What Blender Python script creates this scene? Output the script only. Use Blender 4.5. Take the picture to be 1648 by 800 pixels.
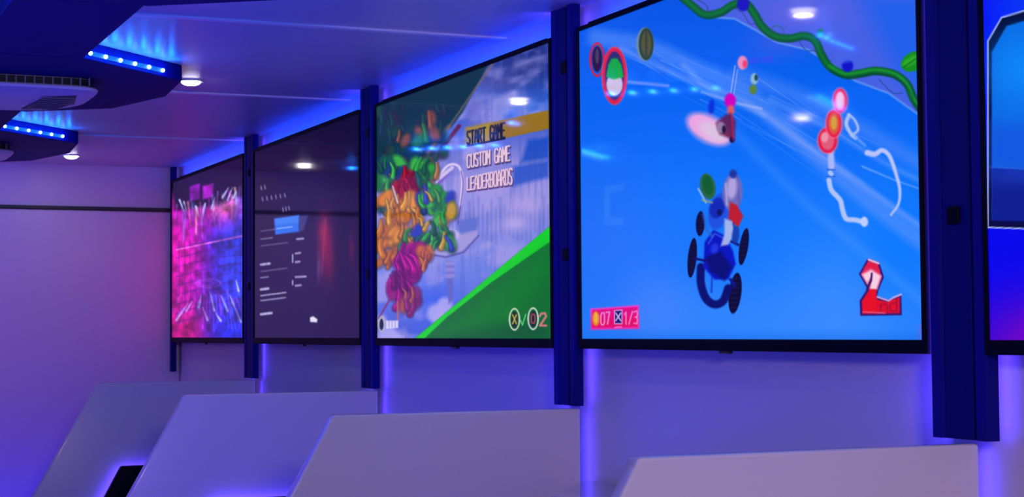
import bpy, bmesh, math, random
import numpy as np
from mathutils import Vector, Matrix

for o in list(bpy.data.objects):
    bpy.data.objects.remove(o)
SC = bpy.context.scene
COL = SC.collection

# ------------------------------------------------------------------ camera
F_PX, YAW, PITCH, ROLL = 2762.3, 0.41314, 0.047639, -0.007594
cf = np.array([math.sin(YAW)*math.cos(PITCH), math.cos(YAW)*math.cos(PITCH), math.sin(PITCH)])
cr = np.array([math.cos(YAW), -math.sin(YAW), 0.0])
cu = np.cross(cr, cf)
CR = math.cos(ROLL)*cr + math.sin(ROLL)*cu
CU = -math.sin(ROLL)*cr + math.cos(ROLL)*cu
cam_d = bpy.data.cameras.new('camera')
cam = bpy.data.objects.new('camera', cam_d)
COL.objects.link(cam)
cam_d.sensor_fit = 'HORIZONTAL'
cam_d.sensor_width = 36.0
cam_d.lens = 36.0*F_PX/1648.0
cam_d.clip_start = 0.05
M = Matrix(((CR[0], CU[0], -cf[0], 0), (CR[1], CU[1], -cf[1], 0), (CR[2], CU[2], -cf[2], 0), (0, 0, 0, 1)))
cam.matrix_world = M
SC.camera = cam

# ------------------------------------------------------------------ view, world
vs = SC.view_settings
SC.display_settings.display_device = 'sRGB'
vs.view_transform = 'Standard'
vs.look = 'None'
vs.exposure = 0.0
vs.gamma = 1.0
vs.use_curve_mapping = False
world = bpy.data.worlds.new('world')
SC.world = world
world.use_nodes = True
world.node_tree.nodes['Background'].inputs[0].default_value = (0.02, 0.015, 0.06, 1)
world.node_tree.nodes['Background'].inputs[1].default_value = 0.0

# ------------------------------------------------------------------ room measures and added fill lights
ZC = 0.865          # ceiling height above the lens
XW = 2.015          # right wall
XT = 1.96           # plane of the screens
XL = -0.60          # left wall
YE = 8.95           # end wall
YB = -1.6           # wall behind
ZF = -1.25          # floor
CX = 0.71           # centre line of the ceiling panels


def area(name, loc, direction, sx, sy, power, color, spread=180):
    l = bpy.data.lights.new(name, 'AREA')
    l.shape = 'RECTANGLE'
    l.size = sx
    l.size_y = sy
    l.energy = power
    l.color = color
    l.spread = math.radians(spread)
    o = bpy.data.objects.new(name, l)
    COL.objects.link(o)
    o.location = loc
    o.rotation_euler = Vector(direction).to_track_quat('-Z', 'Y').to_euler()
    return o


# unseen blue fill added along the left wall, low so no screen mirrors it
area('left_blue_fill', (XL+0.08, 4.4, -0.62), (1, 0, 0.75), 0.5, 8.4, 260.0, (0.016, 0.008, 1.0))
area('right_blue_fill', (1.2, 0.6, -0.95), (-0.3, 0.2, 1), 0.8, 1.6, 6.0, (0.10, 0.06, 1.0))  # small blue fill added near the viewer, no fixture behind it
# unseen pale fill added behind the viewer to brighten the nearest dividers
area('rear_pale_fill', (0.3, -0.9, 0.62), (0.42, 1, -0.36), 0.5, 0.3, 16.0, (1.0, 0.76, 0.95), spread=110)
# unseen violet fill and low blue fill, added to tint the end wall
area('end_violet_fill', (0.3, 8.0, 0.30), (0.85, 1, -0.12), 0.4, 0.4, 2.6, (0.66, 0.17, 1.0))
area('end_blue_fill', (0.9, 8.5, -0.9), (0.0, 1, 0.5), 1.6, 0.2, 3.0, (0.03, 0.01, 1.0))

# ------------------------------------------------------------------ materials
MATS = {}


def mat(name, color, rough=0.5, metal=0.0, emit=None, strength=1.0, spec=0.5, coat=0.0, bump=0.0, bscale=60, var=0.0):
    m = bpy.data.materials.new(name)
    m.use_nodes = True
    nt = m.node_tree
    b = nt.nodes['Principled BSDF']
    b.inputs['Base Color'].default_value = (*color, 1)
    b.inputs['Roughness'].default_value = rough
    b.inputs['Metallic'].default_value = metal
    b.inputs['Specular IOR Level'].default_value = spec
    b.inputs['Coat Weight'].default_value = coat
    b.inputs['Coat Roughness'].default_value = 0.05
    if emit:
        b.inputs['Emission Color'].default_value = (*emit, 1)
        b.inputs['Emission Strength'].default_value = strength
    if bump or var:
        tc = nt.nodes.new('ShaderNodeTexCoord')
        n = nt.nodes.new('ShaderNodeTexNoise')
        n.inputs['Scale'].default_value = bscale
        n.inputs['Detail'].default_value = 4
        nt.links.new(tc.outputs['Object'], n.inputs['Vector'])
        if bump:
            bp = nt.nodes.new('ShaderNodeBump')
            bp.inputs['Strength'].default_value = bump
            bp.inputs['Distance'].default_value = 0.002
            nt.links.new(n.outputs['Fac'], bp.inputs['Height'])
            nt.links.new(bp.outputs['Normal'], b.inputs['Normal'])
        if var:
            mr = nt.nodes.new('ShaderNodeMapRange')
            mr.inputs['To Min'].default_value = max(rough-var, 0.02)
            mr.inputs['To Max'].default_value = rough+var
            nt.links.new(n.outputs['Fac'], mr.inputs['Value'])
            nt.links.new(mr.outputs['Result'], b.inputs['Roughness'])
    MATS[name] = m
    return m


m_wall = mat('wall_laminate', (0.62, 0.58, 0.66), 0.42, bump=0.05, bscale=30, var=0.05)
m_end = mat('end_wall_laminate', (0.66, 0.60, 0.70), 0.35, bump=0.04, bscale=20, var=0.05)
m_ceil = mat('ceiling_laminate', (0.60, 0.58, 0.68), 0.38, bump=0.05, bscale=15, var=0.06)
m_batten = mat('white_joint_strip', (0.85, 0.85, 0.9), 0.3)
m_floor = mat('dark_floor_vinyl', (0.08, 0.08, 0.1), 0.35, bump=0.2, bscale=80)
m_panel = mat('white_divider_laminate', (0.68, 0.64, 0.68), 0.30, spec=0.35, var=0.04, bscale=12)
m_edge = mat('glossy_white_edging', (0.72, 0.70, 0.74), 0.12, coat=0.5, var=0.02)
m_pillar = mat('navy_pillar_paint', (0.003, 0.003, 0.20), 0.5, spec=0.12, var=0.08, bscale=8)
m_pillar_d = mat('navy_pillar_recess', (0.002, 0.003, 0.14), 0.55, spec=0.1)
m_black = mat('black_plastic', (0.004, 0.004, 0.010), 0.45, spec=0.05, bump=0.03, bscale=200)
m_slab = mat('navy_ceiling_panel', (0.002, 0.003, 0.15), 0.6, spec=0.1, bump=0.05, bscale=40)
m_acw = mat('white_unit_plastic', (0.75, 0.72, 0.8), 0.3)
m_acd = mat('dark_grille_recess', (0.01, 0.01, 0.015), 0.6)
m_fin = mat('grey_grille_fin', (0.18, 0.16, 0.2), 0.4)
m_trimd = mat('black_trim', (0.01, 0.01, 0.02), 0.4)
m_bead = mat('led_bead', (0.3, 0.6, 1), 0.3, emit=(0.22, 0.60, 1.0), strength=16.0)
m_tape = mat('led_tape', (0.02, 0.1, 0.5), 0.5, emit=(0.0, 0.06, 0.6), strength=0.6)
m_strip = mat('blue_led_strip', (0.1, 0.1, 0.8), 0.4, emit=(0.09, 0.045, 1.0), strength=13.0)
m_strips = mat('bright_blue_led_strip', (0.1, 0.1, 0.8), 0.4, emit=(0.09, 0.045, 1.0), strength=45.0)
m_stripb = mat('cobalt_led_strip', (0.1, 0.1, 0.8), 0.4, emit=(0.0, 0.05, 1.0), strength=60.0)
m_lens = mat('lamp_lens', (1, 1, 1), 0.3, emit=(1.0, 0.90, 1.0), strength=13.0)
m_ring = mat('lamp_ring', (0.8, 0.8, 0.85), 0.25)
m_led = mat('indicator', (0.02, 0.02, 0.03), 0.2)


# ------------------------------------------------------------------ builders
def prop(o, label=None, cat=None, group=None, kind=None):
    if label: o['label'] = label
    if cat: o['category'] = cat
    if group: o['group'] = group
    if kind: o['kind'] = kind
    return o


def empty(name, loc):
    o = bpy.data.objects.new(name, None)
    COL.objects.link(o)
    o.location = loc
    o.empty_display_size = 0.1
    return o


def link(name, bm, ms, parent=None, loc=(0, 0, 0), smooth=False, world=True):
    """bm is in world coordinates when world=True and is moved into its parent's space"""
    me = bpy.data.meshes.new(name)
    bmesh.ops.recalc_face_normals(bm, faces=bm.faces)
    bm.to_mesh(me)
    bm.free()
    if not isinstance(ms, (list, tuple)): ms = [ms]
    for m in ms: me.materials.append(m)
    if smooth:
        for p in me.polygons: p.use_smooth = True
        me.set_sharp_from_angle(angle=math.radians(40))
    o = bpy.data.objects.new(name, me)
    COL.objects.link(o)
    if parent is not None:
        o.parent = parent
        if world:
            q = parent
            off = Vector((0, 0, 0))
            while q is not None:
                off += Vector(q.location); q = q.parent
            me.transform(Matrix.Translation(-off))
    elif loc != (0, 0, 0):
        o.location = loc
    return o


def box(bm, x0, x1, y0, y1, z0, z1, bevel=0.0, seg=2, mi=0):
    vs_ = [bm.verts.new(p) for p in ((x0, y0, z0), (x1, y0, z0), (x1, y1, z0), (x0, y1, z0), (x0, y0, z1), (x1, y0, z1), (x1, y1, z1), (x0, y1, z1))]
    fs = [bm.faces.new([vs_[i] for i in f]) for f in ((3, 2, 1, 0), (4, 5, 6, 7), (0, 1, 5, 4), (1, 2, 6, 5), (2, 3, 7, 6), (3, 0, 4, 7))]
    for f in fs: f.material_index = mi
    if bevel:
        es = list({e for f in fs for e in f.edges})
        r = bmesh.ops.bevel(bm, geom=es, offset=bevel, segments=seg, affect='EDGES', profile=0.5)
        for f in r['faces']: f.material_index = mi
    return fs


def prism(bm, pts, a0, a1, axis, bevel=0.0, seg=3, edge_mi=None):
    """extrude outline pts; axis 'y': pts are (x,z); axis 'z': pts are (x,y); axis 'x': pts are (y,z)"""
    def P(p, a):
        return (p[0], a, p[1]) if axis == 'y' else ((p[0], p[1], a) if axis == 'z' else (a, p[0], p[1]))
    A = [bm.verts.new(P(p, a0)) for p in pts]
    B = [bm.verts.new(P(p, a1)) for p in pts]
    n = len(pts)
    fs = [bm.faces.new(A), bm.faces.new(B[::-1])]
    for i in range(n):
        f = bm.faces.new((A[i], A[(i+1) % n], B[(i+1) % n], B[i]))
        if edge_mi is not None: f.material_index = edge_mi
        fs.append(f)
    if bevel:
        es = list({e for f in fs for e in f.edges})
        r = bmesh.ops.bevel(bm, geom=es, offset=bevel, segments=seg, affect='EDGES', profile=0.5)
        if edge_mi is not None:
            for f in r['faces']: f.material_index = edge_mi
    return fs


def disc(bm, c, r, h, n=24, mi=0, rx=1.0, ry=1.0):
    pts = [(c[0]+r*rx*math.cos(2*math.pi*i/n), c[1]+r*ry*math.sin(2*math.pi*i/n)) for i in range(n)]
    A = [bm.verts.new((p[0], p[1], c[2])) for p in pts]
    B = [bm.verts.new((p[0], p[1], c[2]+h)) for p in pts]
    fs = [bm.faces.new(A[::-1]), bm.faces.new(B)]
    for i in range(n): fs.append(bm.faces.new((A[i], A[(i+1) % n], B[(i+1) % n], B[i])))
    for f in fs: f.material_index = mi


def ball(bm, c, r):
    bmesh.ops.create_uvsphere(bm, u_segments=10, v_segments=6, radius=r, matrix=Matrix.Translation(c))


def structure(name, bm, m):
    o = link(name, bm, m)
    o['kind'] = 'structure'
    return o


# ------------------------------------------------------------------ the room
T = 0.06
bm = bmesh.new(); box(bm, XL-T, XW+T, YB-T, YE+T, ZF-T, ZF); structure('floor', bm, m_floor)
bm = bmesh.new(); box(bm, XL-T, XW+T, YB-T, YE+T, ZC, ZC+T); structure('ceiling', bm, m_ceil)
bm = bmesh.new(); box(bm, XW, XW+T, YB, YE, ZF, ZC); structure('wall_right', bm, m_wall)
bm = bmesh.new(); box(bm, XL-T, XL, YB, YE, ZF, ZC); structure('wall_left', bm, m_wall)
bm = bmesh.new(); box(bm, XL, XW, YB-T, YB, ZF, ZC); structure('wall_back', bm, m_wall)
bm = bmesh.new(); box(bm, XL, XW, YE, YE+T, ZF, ZC); structure('wall_end', bm, m_end)
# lower lining of the end wall: a proud sheet with a rolled top edge
bm = bmesh.new(); box(bm, XL+0.001, XW-0.001, YE-0.028, YE, ZF, 0.632, bevel=0.012, seg=4)
o = structure('wall_end_lining', bm, m_end)
for p in o.data.polygons: p.use_smooth = True
o.data.set_sharp_from_angle(angle=math.radians(50))
bm = bmesh.new(); box(bm, XL+0.001, XW-0.02, YE-0.022, YE, 0.634, 0.652, bevel=0.003)
structure('trim_1', bm, m_trimd)
# joint strips of the ceiling sheets
for i, y in enumerate((1.70, 3.16, 4.63, 6.09, 7.55)):
    bm = bmesh.new(); box(bm, XL+0.001, XW-0.002, y-0.016, y+0.016, ZC-0.006, ZC+0.002, bevel=0.003)
    structure('trim_%d' % (i+2), bm, m_batten)

# ------------------------------------------------------------------ screens: painting a picture on a fine grid of dots
STATION = 1.61700
Y4 = 3.30557
SW = 1.43
SH = SW*9/16
ZB = -0.0231


def to_px(P):
    d = P@cf
    return 824+F_PX*(P@CR)/d, 400-F_PX*(P@CU)/d


class Paint:
    """colour of every dot of a screen; coordinates X, Y run over the flat picture"""
    def __init__(s, X, Y, base):
        s.X, s.Y = X, Y
        s.C = np.empty((X.size, 3), np.float32)
        s.C[:] = np.array(base)/255.0

    def _sel(s, x0, x1, y0, y1, pad):
        return np.nonzero((s.X > x0-pad) & (s.X < x1+pad) & (s.Y > y0-pad) & (s.Y < y1+pad))[0]

    def _mix(s, idx, a, col):
        a = a[:, None]
        s.C[idx] = s.C[idx]*(1-a)+a*np.array(col)/255.0

    def poly(s, pts, col, alpha=1.0, soft=1.0):
        p = np.array(pts, float)
        idx = s._sel(p[:, 0].min(), p[:, 0].max(), p[:, 1].min(), p[:, 1].max(), soft+1)
        if idx.size == 0: return
        x, y = s.X[idx], s.Y[idx]
        d2 = np.full(x.shape, 1e9); ins = np.zeros(x.shape, bool)
        n = len(p)
        for i in range(n):
            a, b = p[i], p[(i+1) % n]
            ex, ey = b-a
            L = ex*ex+ey*ey+1e-9
            t = np.clip(((x-a[0])*ex+(y-a[1])*ey)/L, 0, 1)
            d2 = np.minimum(d2, (x-a[0]-t*ex)**2+(y-a[1]-t*ey)**2)
            c = (a[1] > y) != (b[1] > y)
            if abs(ey) > 1e-9:
                ins ^= c & (x < a[0]+ex*(y-a[1])/ey)
        d = np.sqrt(d2)*np.where(ins, -1, 1)
        s._mix(idx, alpha*np.clip(0.5-d/(2*soft), 0, 1), col)

    def ell(s, cx, cy, rx, ry, col, rot=0.0, alpha=1.0, soft=1.0, ring=None):
        R_ = max(rx, ry)+soft+2
        idx = s._sel(cx-R_, cx+R_, cy-R_, cy+R_, 1)
        if idx.size == 0: return
        x, y = s.X[idx]-cx, s.Y[idx]-cy
        c, n = math.cos(rot), math.sin(rot)
        u, v = x*c+y*n, -x*n+y*c
        k = np.sqrt((u/rx)**2+(v/ry)**2)+1e-6
        d = (k-1)*np.sqrt(u*u+v*v)/k
        if ring: d = np.abs(d)-ring/2
        s._mix(idx, alpha*np.clip(0.5-d/(2*soft), 0, 1), col)

    def line(s, pts, w, col, alpha=1.0, soft=0.8, w2=None):
        p = np.array(pts, float)
        W = max(w, w2 or 0)
        idx = s._sel(p[:, 0].min(), p[:, 0].max(), p[:, 1].min(), p[:, 1].max(), W/2+soft+1)
        if idx.size == 0: return
        x, y = s.X[idx], s.Y[idx]
        best = np.full(x.shape, 1e9)
        n = len(p)-1
        for i in range(n):
            a, b = p[i], p[i+1]
            ex, ey = b-a
            L = ex*ex+ey*ey+1e-9
            t = np.clip(((x-a[0])*ex+(y-a[1])*ey)/L, 0, 1)
            hw = w/2 if w2 is None else (w+(w2-w)*(i+t)/n)/2
            best = np.minimum(best, np.sqrt((x-a[0]-t*ex)**2+(y-a[1]-t*ey)**2)-hw)
        s._mix(idx, alpha*np.clip(0.5-best/(2*soft), 0, 1), col)

    def curve(s, pts, w, col, alpha=1.0, soft=0.8, w2=None):
        p = [np.array(q, float) for q in pts]
        p = [2*p[0]-p[1]]+p+[2*p[-1]-p[-2]]
        out = []
        for i in range(1, len(p)-2):
            for k in range(7):
                t = k/7
                out.append(0.5*((2*p[i])+(-p[i-1]+p[i+1])*t+(2*p[i-1]-5*p[i]+4*p[i+1]-p[i+2])*t*t+(-p[i-1]+3*p[i]-3*p[i+1]+p[i+2])*t**3))
        out.append(p[-2])
        s.line(out, w, col, alpha, soft, w2)

    def grad(s, stops, axis=1, alpha=1.0):
        v = s.Y if axis == 1 else s.X
        k = np.array([q[0] for q in stops], float)
        cols = np.array([q[1] for q in stops], float)/255
        G = np.stack([np.interp(v, k, cols[:, j]) for j in range(3)], 1)
        s.C = (s.C*(1-alpha)+G*alpha).astype(np.float32)

    def glow(s, cx, cy, rx, ry, col, alpha, rot=0.0):
        x, y = s.X-cx, s.Y-cy
        c, n = math.cos(rot), math.sin(rot)
        u, v = (x*c+y*n)/rx, (-x*n+y*c)/ry
        a = alpha*np.exp(-(u*u+v*v))
        s.C += a[:, None]*(np.array(col)/255.0-s.C)

    def noise(s, sx, sy, amt, seed, rot=0.0, col=None, lo=0.5):
        r = np.random.RandomState(seed)
        g = r.rand(64, 64)
        c, n = math.cos(rot), math.sin(rot)
        u, v = (s.X*c+s.Y*n)/sx, (-s.X*n+s.Y*c)/sy
        tot = 0
        for o_, a_ in ((1, 0.6), (2.1, 0.28), (4.3, 0.12)):
            uu, vv = u*o_+13.7*o_, v*o_+7.1*o_
            i, j = np.floor(uu).astype(int), np.floor(vv).astype(int)
            fu, fv = uu-i, vv-j
            fu, fv = fu*fu*(3-2*fu), fv*fv*(3-2*fv)
            G = lambda a, b: g[a % 64, b % 64]
            tot = tot+a_*((G(i, j)*(1-fu)+G(i+1, j)*fu)*(1-fv)+(G(i, j+1)*(1-fu)+G(i+1, j+1)*fu)*fv)
        if col is None:
            s.C *= (1+amt*(tot-0.5)*2)[:, None]
        else:
            a = amt*np.clip((tot-lo)/(1-lo)*2.2, 0, 1)
            s.C += a[:, None]*(np.array(col)/255.0-s.C)

    GL = {'S': [[(1, .1), (.8, 0), (.2, 0), (0, .2), (.15, .42), (.85, .58), (1, .8), (.8, 1), (.2, 1), (0, .9)]],
          'T': [[(0, 0), (1, 0)], [(.5, 0), (.5, 1)]], 'A': [[(0, 1), (.15, .2), (.5, 0), (.85, .2), (1, 1)], [(.05, .62), (.95, .62)]],
          'R': [[(0, 1), (0, 0), (.8, 0), (1, .25), (.8, .5), (0, .5)], [(.45, .5), (1, 1)]],
          'G': [[(1, .12), (.8, 0), (.2, 0), (0, .2), (0, .8), (.2, 1), (.8, 1), (1, .8), (1, .52), (.55, .52)]],
          'M': [[(0, 1), (0, 0), (.5, .55), (1, 0), (1, 1)]], 'E': [[(1, 0), (0, 0), (0, 1), (1, 1)], [(0, .5), (.8, .5)]],
          'C': [[(1, .12), (.8, 0), (.2, 0), (0, .2), (0, .8), (.2, 1), (.8, 1), (1, .88)]],
          'U': [[(0, 0), (0, .8), (.2, 1), (.8, 1), (1, .8), (1, 0)]],
          'O': [[(.2, 0), (.8, 0), (1, .2), (1, .8), (.8, 1), (.2, 1), (0, .8), (0, .2), (.2, 0)]],
          'L': [[(0, 0), (0, 1), (1, 1)]], 'D': [[(0, 0), (.7, 0), (1, .25), (1, .75), (.7, 1), (0, 1), (0, 0)]],
          'B': [[(0, 0), (.8, 0), (1, .22), (.8, .48), (0, .48)], [(.8, .48), (1, .75), (.8, 1), (0, 1), (0, 0)]],
          '0': [[(.2, 0), (.8, 0), (1, .2), (1, .8), (.8, 1), (.2, 1), (0, .8), (0, .2), (.2, 0)]],
          '7': [[(0, 0), (1, 0), (.45, 1)]], '1': [[(.2, .2), (.6, 0), (.6, 1)]], '/': [[(1, 0), (0, 1)]],
          '3': [[(0, .08), (.8, 0), (1, .25), (.8, .48), (.3, .48)], [(.8, .48), (1, .75), (.8, 1), (0, .95)]],
          '2': [[(0, .2), (.2, 0), (.8, 0), (1, .25), (0, 1), (1, 1)]],
          'n': [[(0, .3), (0, 1)], [(0, .45), (.3, .3), (.8, .3), (1, .5), (1, 1)]],
          'd': [[(1, 0), (1, 1), (.2, 1), (0, .8), (0, .5), (.2, .35), (1, .35)]],
          'X': [[(0, 0), (1, 1)], [(1, 0), (0, 1)]], 'V': [[(0, .5), (.35, 1), (1, 0)]], ' ': []}

    def text(s, txt, tl, tr, bl, br, w, col, alpha=1.0, soft=0.7, gap=0.28):
        """letters filling the four-cornered field tl, tr, bl, br"""
        tl, tr, bl, br = [np.array(q, float) for q in (tl, tr, bl, br)]
        n = len(txt)
        tot = n-gap
        for i, ch in enumerate(txt):
            for st in s.GL[ch]:
                q = []
                for (a, b) in st:
                    u = (i+a*(1-gap))/tot
                    q.append((tl*(1-u)+tr*u)*(1-b)+(bl*(1-u)+br*u)*b)
                s.line(q, w, col, alpha, soft)


def screen_mesh(name, k, nu, nv, painter, strength, parent, mtl):
    yc = Y4+(4-k)*STATION
    u = np.linspace(0, 1, nu); v = np.linspace(0, 1, nv)
    U, V = np.meshgrid(u, v)
    Yw = yc+SW/2-U.ravel()*SW
    Zw = ZB+SH-V.ravel()*SH
    P = np.stack([np.full(Yw.size, XT), Yw, Zw], 1)
    X, Y = to_px(P)
    cv = painter(X, Y)
    C = np.clip(cv.C, 0, 1)
    lin = np.where(C <= 0.04045, C/12.92, ((C+0.055)/1.055)**2.4)*strength
    me = bpy.data.meshes.new(name)
    nf = (nu-1)*(nv-1)
    me.vertices.add(P.shape[0]); me.loops.add(nf*4); me.polygons.add(nf)
    off = np.array(parent.location)
    me.vertices.foreach_set('co', (P-off).astype(np.float32).ravel())
    i = np.arange(nu*nv).reshape(nv, nu)
    q = np.stack([i[:-1, :-1], i[1:, :-1], i[1:, 1:], i[:-1, 1:]], 2).reshape(-1)
    me.loops.foreach_set('vertex_index', q.astype(np.int32))
    me.polygons.foreach_set('loop_start', np.arange(0, nf*4, 4, dtype=np.int32))
    me.update(calc_edges=True)
    at = me.color_attributes.new('picture', 'FLOAT_COLOR', 'POINT')
    rgba = np.ones((P.shape[0], 4), np.float32); rgba[:, :3] = lin
    at.data.foreach_set('color', rgba.ravel())
    me.materials.append(mtl)
    me.validate()
    if me.polygons[0].normal.x > 0: me.flip_normals()
    o = bpy.data.objects.new(name, me)
    COL.objects.link(o)
    o.parent = parent
    return o


def screen_material():
    m = bpy.data.materials.new('lit_screen_glass')
    m.use_nodes = True
    nt = m.node_tree
    b = nt.nodes['Principled BSDF']
    b.inputs['Base Color'].default_value = (0.004, 0.004, 0.006, 1)
    b.inputs['Roughness'].default_value = 0.055
    b.inputs['IOR'].default_value = 1.38
    b.inputs['Specular IOR Level'].default_value = 0.36
    b.inputs['Emission Strength'].default_value = 1.0
    a = nt.nodes.new('ShaderNodeVertexColor'); a.layer_name = 'picture'
    nt.links.new(a.outputs['Color'], b.inputs['Emission Color'])
    try: m.cycles.emission_sampling = 'FRONT'
    except Exception: pass
    return m


m_screen = screen_material()


def p_city(X, Y):      # screen 1: magenta and blue city burst
    c = Paint(X, Y, (90, 10, 120))
    c.grad([(283, (185, 12, 150)), (318, (150, 16, 175)), (345, (70, 20, 175)), (390, (20, 45, 225))], 0)
    c.glow(298, 415, 26, 45, (225, 16, 165), .8)
    c.glow(375, 420, 35, 90, (30, 80, 250), .7)
    c.glow(330, 340, 60, 26, (190, 20, 190), .8)
    c.glow(360, 330, 28, 22, (250, 120, 170), .8)
    c.glow(300, 535, 28, 40, (190, 10, 110), .9)
    c.glow(372, 535, 35, 30, (10, 40, 210), .8)
    # dusk above
    c.poly([(270, 280), (400, 240), (400, 312), (345, 332), (282, 338)], (10, 2, 30), 1, 4)
    c.poly([(305, 300), (322, 295), (322, 320), (305, 324)], (130, 10, 170), 1, 2)
    c.poly([(326, 300), (344, 294), (344, 316), (326, 321)], (165, 20, 190), 1, 2)
    # courses of blocks
    for i in range(9):
        y0 = 400+i*15
        c.line([(284, y0), (345, y0-14-i*.5), (389, y0-18-i)], 1.6, (60, 12, 130), .6, 1)
    for i in range(12):
        x = 288+i*9
        c.line([(x, 390-i*1.8), (x+1, 500)], 1.2, (50, 14, 120), .45, 1)
    c.line([(284, 402), (389, 380)], 2, (250, 130, 220), .8, 1)
    c.ell(335, 456, 20, 7, (190, 110, 240), 0, .7, 1, ring=1.2)
    c.ell(332, 456, 12, 4, (190, 110, 240), 0, .6, 1, ring=1)
    rr = random.Random(4)
    for i in range(26):      # shards from above
        x = 286+i*4.1+rr.uniform(-2, 2); y0 = 338-(x-284)*.3+rr.uniform(-10, 8)
        l = rr.uniform(18, 60)
        col = rr.choice([(250, 150, 210), (190, 120, 250), (120, 150, 255), (255, 190, 170), (200, 40, 220)])
        c.line([(x, y0), (x+rr.uniform(-5, 5), y0+l)], rr.uniform(2, 4.5), col, rr.uniform(.35, .75), 2, w2=.6)
    for x, y, dx, dy in ((289, 322, 7, 18), (296, 325, 4, 14), (315, 332, 5, 16), (330, 328, -4, 18), (358, 318, 10, -16), (366, 322, 8, -20), (376, 318, 4, -10), (340, 336, 6, -18)):
        c.line([(x, y), (x+dx, y+dy)], 3.2, (185, 190, 255), .9, 1.4, w2=1)
    for x, y, dx, dy in ((284, 515, 18, -26), (300, 500, 9, -14), (334, 515, -8, -20), (355, 516, -8, -12), (366, 500, -10, -24), (388, 518, -14, -32), (376, 490, -6, -14), (384, 468, -4, -16), (320, 495, 4, -20), (345, 500, -6, -26)):
        c.line([(x, y), (x+dx, y+dy)], 3.6, (190, 185, 255), .85, 1.4, w2=1)
    for i in range(22):
        x = 286+i*4.7; a = (x-336)/50
        c.line([(x, 480+rr.uniform(-14, 20)), (x+a*14, 515+rr.uniform(-10, 20))], 2, rr.choice([(170, 90, 240), (90, 120, 255), (240, 60, 170)]), .55, 1.5, w2=.6)
    c.noise(9, 12, .5, 3)
    return c


def p_menu(X, Y):      # screen 2: dark menu
    c = Paint(X, Y, (30, 20, 58))
    c.grad([(190, (2, 0, 16)), (330, (10, 4, 34)), (400, (18, 10, 44)), (548, (20, 14, 52))], 1)
    c.glow(500, 420, 60, 120, (46, 30, 84), .5)
    # rows of small print, left column
    for (x, y, n, s) in ((420, 300, 2, 5), (422, 318, 6, 6), (455, 335, 3, 4)):
        for i in range(n):
            c.line([(x+i*s*1.2, y-i*1.2), (x+i*s*1.2+1, y+5-i*1.2)], 2.2, (150, 140, 190), .8, 1)
    c.poly([(441, 352), (481, 346), (481, 373), (443, 378)], (38, 110, 230), 1, 1.5)
    c.poly([(443, 352), (481, 347), (481, 358), (443, 362)], (70, 140, 240), .6, 2)
    c.line([(446, 368), (470, 365)], 2, (150, 190, 255), .8, 1)
    c.poly([(481, 348), (496, 346), (488, 372), (481, 373)], (90, 100, 180), .5, 2)
    for (x0, x1, y, a) in ((420, 442, 372, .35), (420, 438, 385, .5), (420, 462, 396, .35), (420, 434, 426, .8), (420, 462, 437, .35), (420, 432, 447, .6), (420, 433, 466, .9), (420, 460, 476, .8), (420, 460, 484, .7), (420, 437, 506, .9)):
        t = 4 if a > .65 and x1-x0 < 20 else 2.4
        xx = x0
        rr = random.Random(y)
        while xx < x1:
            w = rr.uniform(3, 7)
            c.line([(xx, y-(xx-x0)*.13), (min(xx+w, x1), y-(min(xx+w, x1)-x0)*.13)], t, (190, 185, 225), a, 1)
            xx += w+1.6
    for (x, y, h) in ((471, 410, 12), (471, 452, 6)):
        c.line([(x, y), (x, y+h)], 2.4, (200, 195, 230), .8, 1)
    for (x0, x1, y) in ((476, 483, 408), (476, 482, 422), (476, 492, 446), (476, 484, 460), (478, 488, 385)):
        c.line([(x0, y), (x1, y-1)], 3.4, (190, 185, 225), .75, 1)
    c.poly([(499, 511), (504, 509), (511, 514), (510, 519), (499, 518)], (225, 225, 240), 1, 1.2)
    # red banner, unreadable
    c.glow(524, 395, 12, 48, (130, 24, 60), .95)
    c.glow(520, 372, 8, 20, (170, 40, 70), .6)
    c.glow(531, 425, 6, 30, (120, 20, 50), .5)
    c.glow(566, 400, 5, 26, (90, 16, 56), .8)
    c.glow(513, 430, 3, 22, (110, 80, 130), .6)
    c.line([(518, 440), (524, 352)], 2, (200, 90, 110), .35, 2)
    return c


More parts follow.
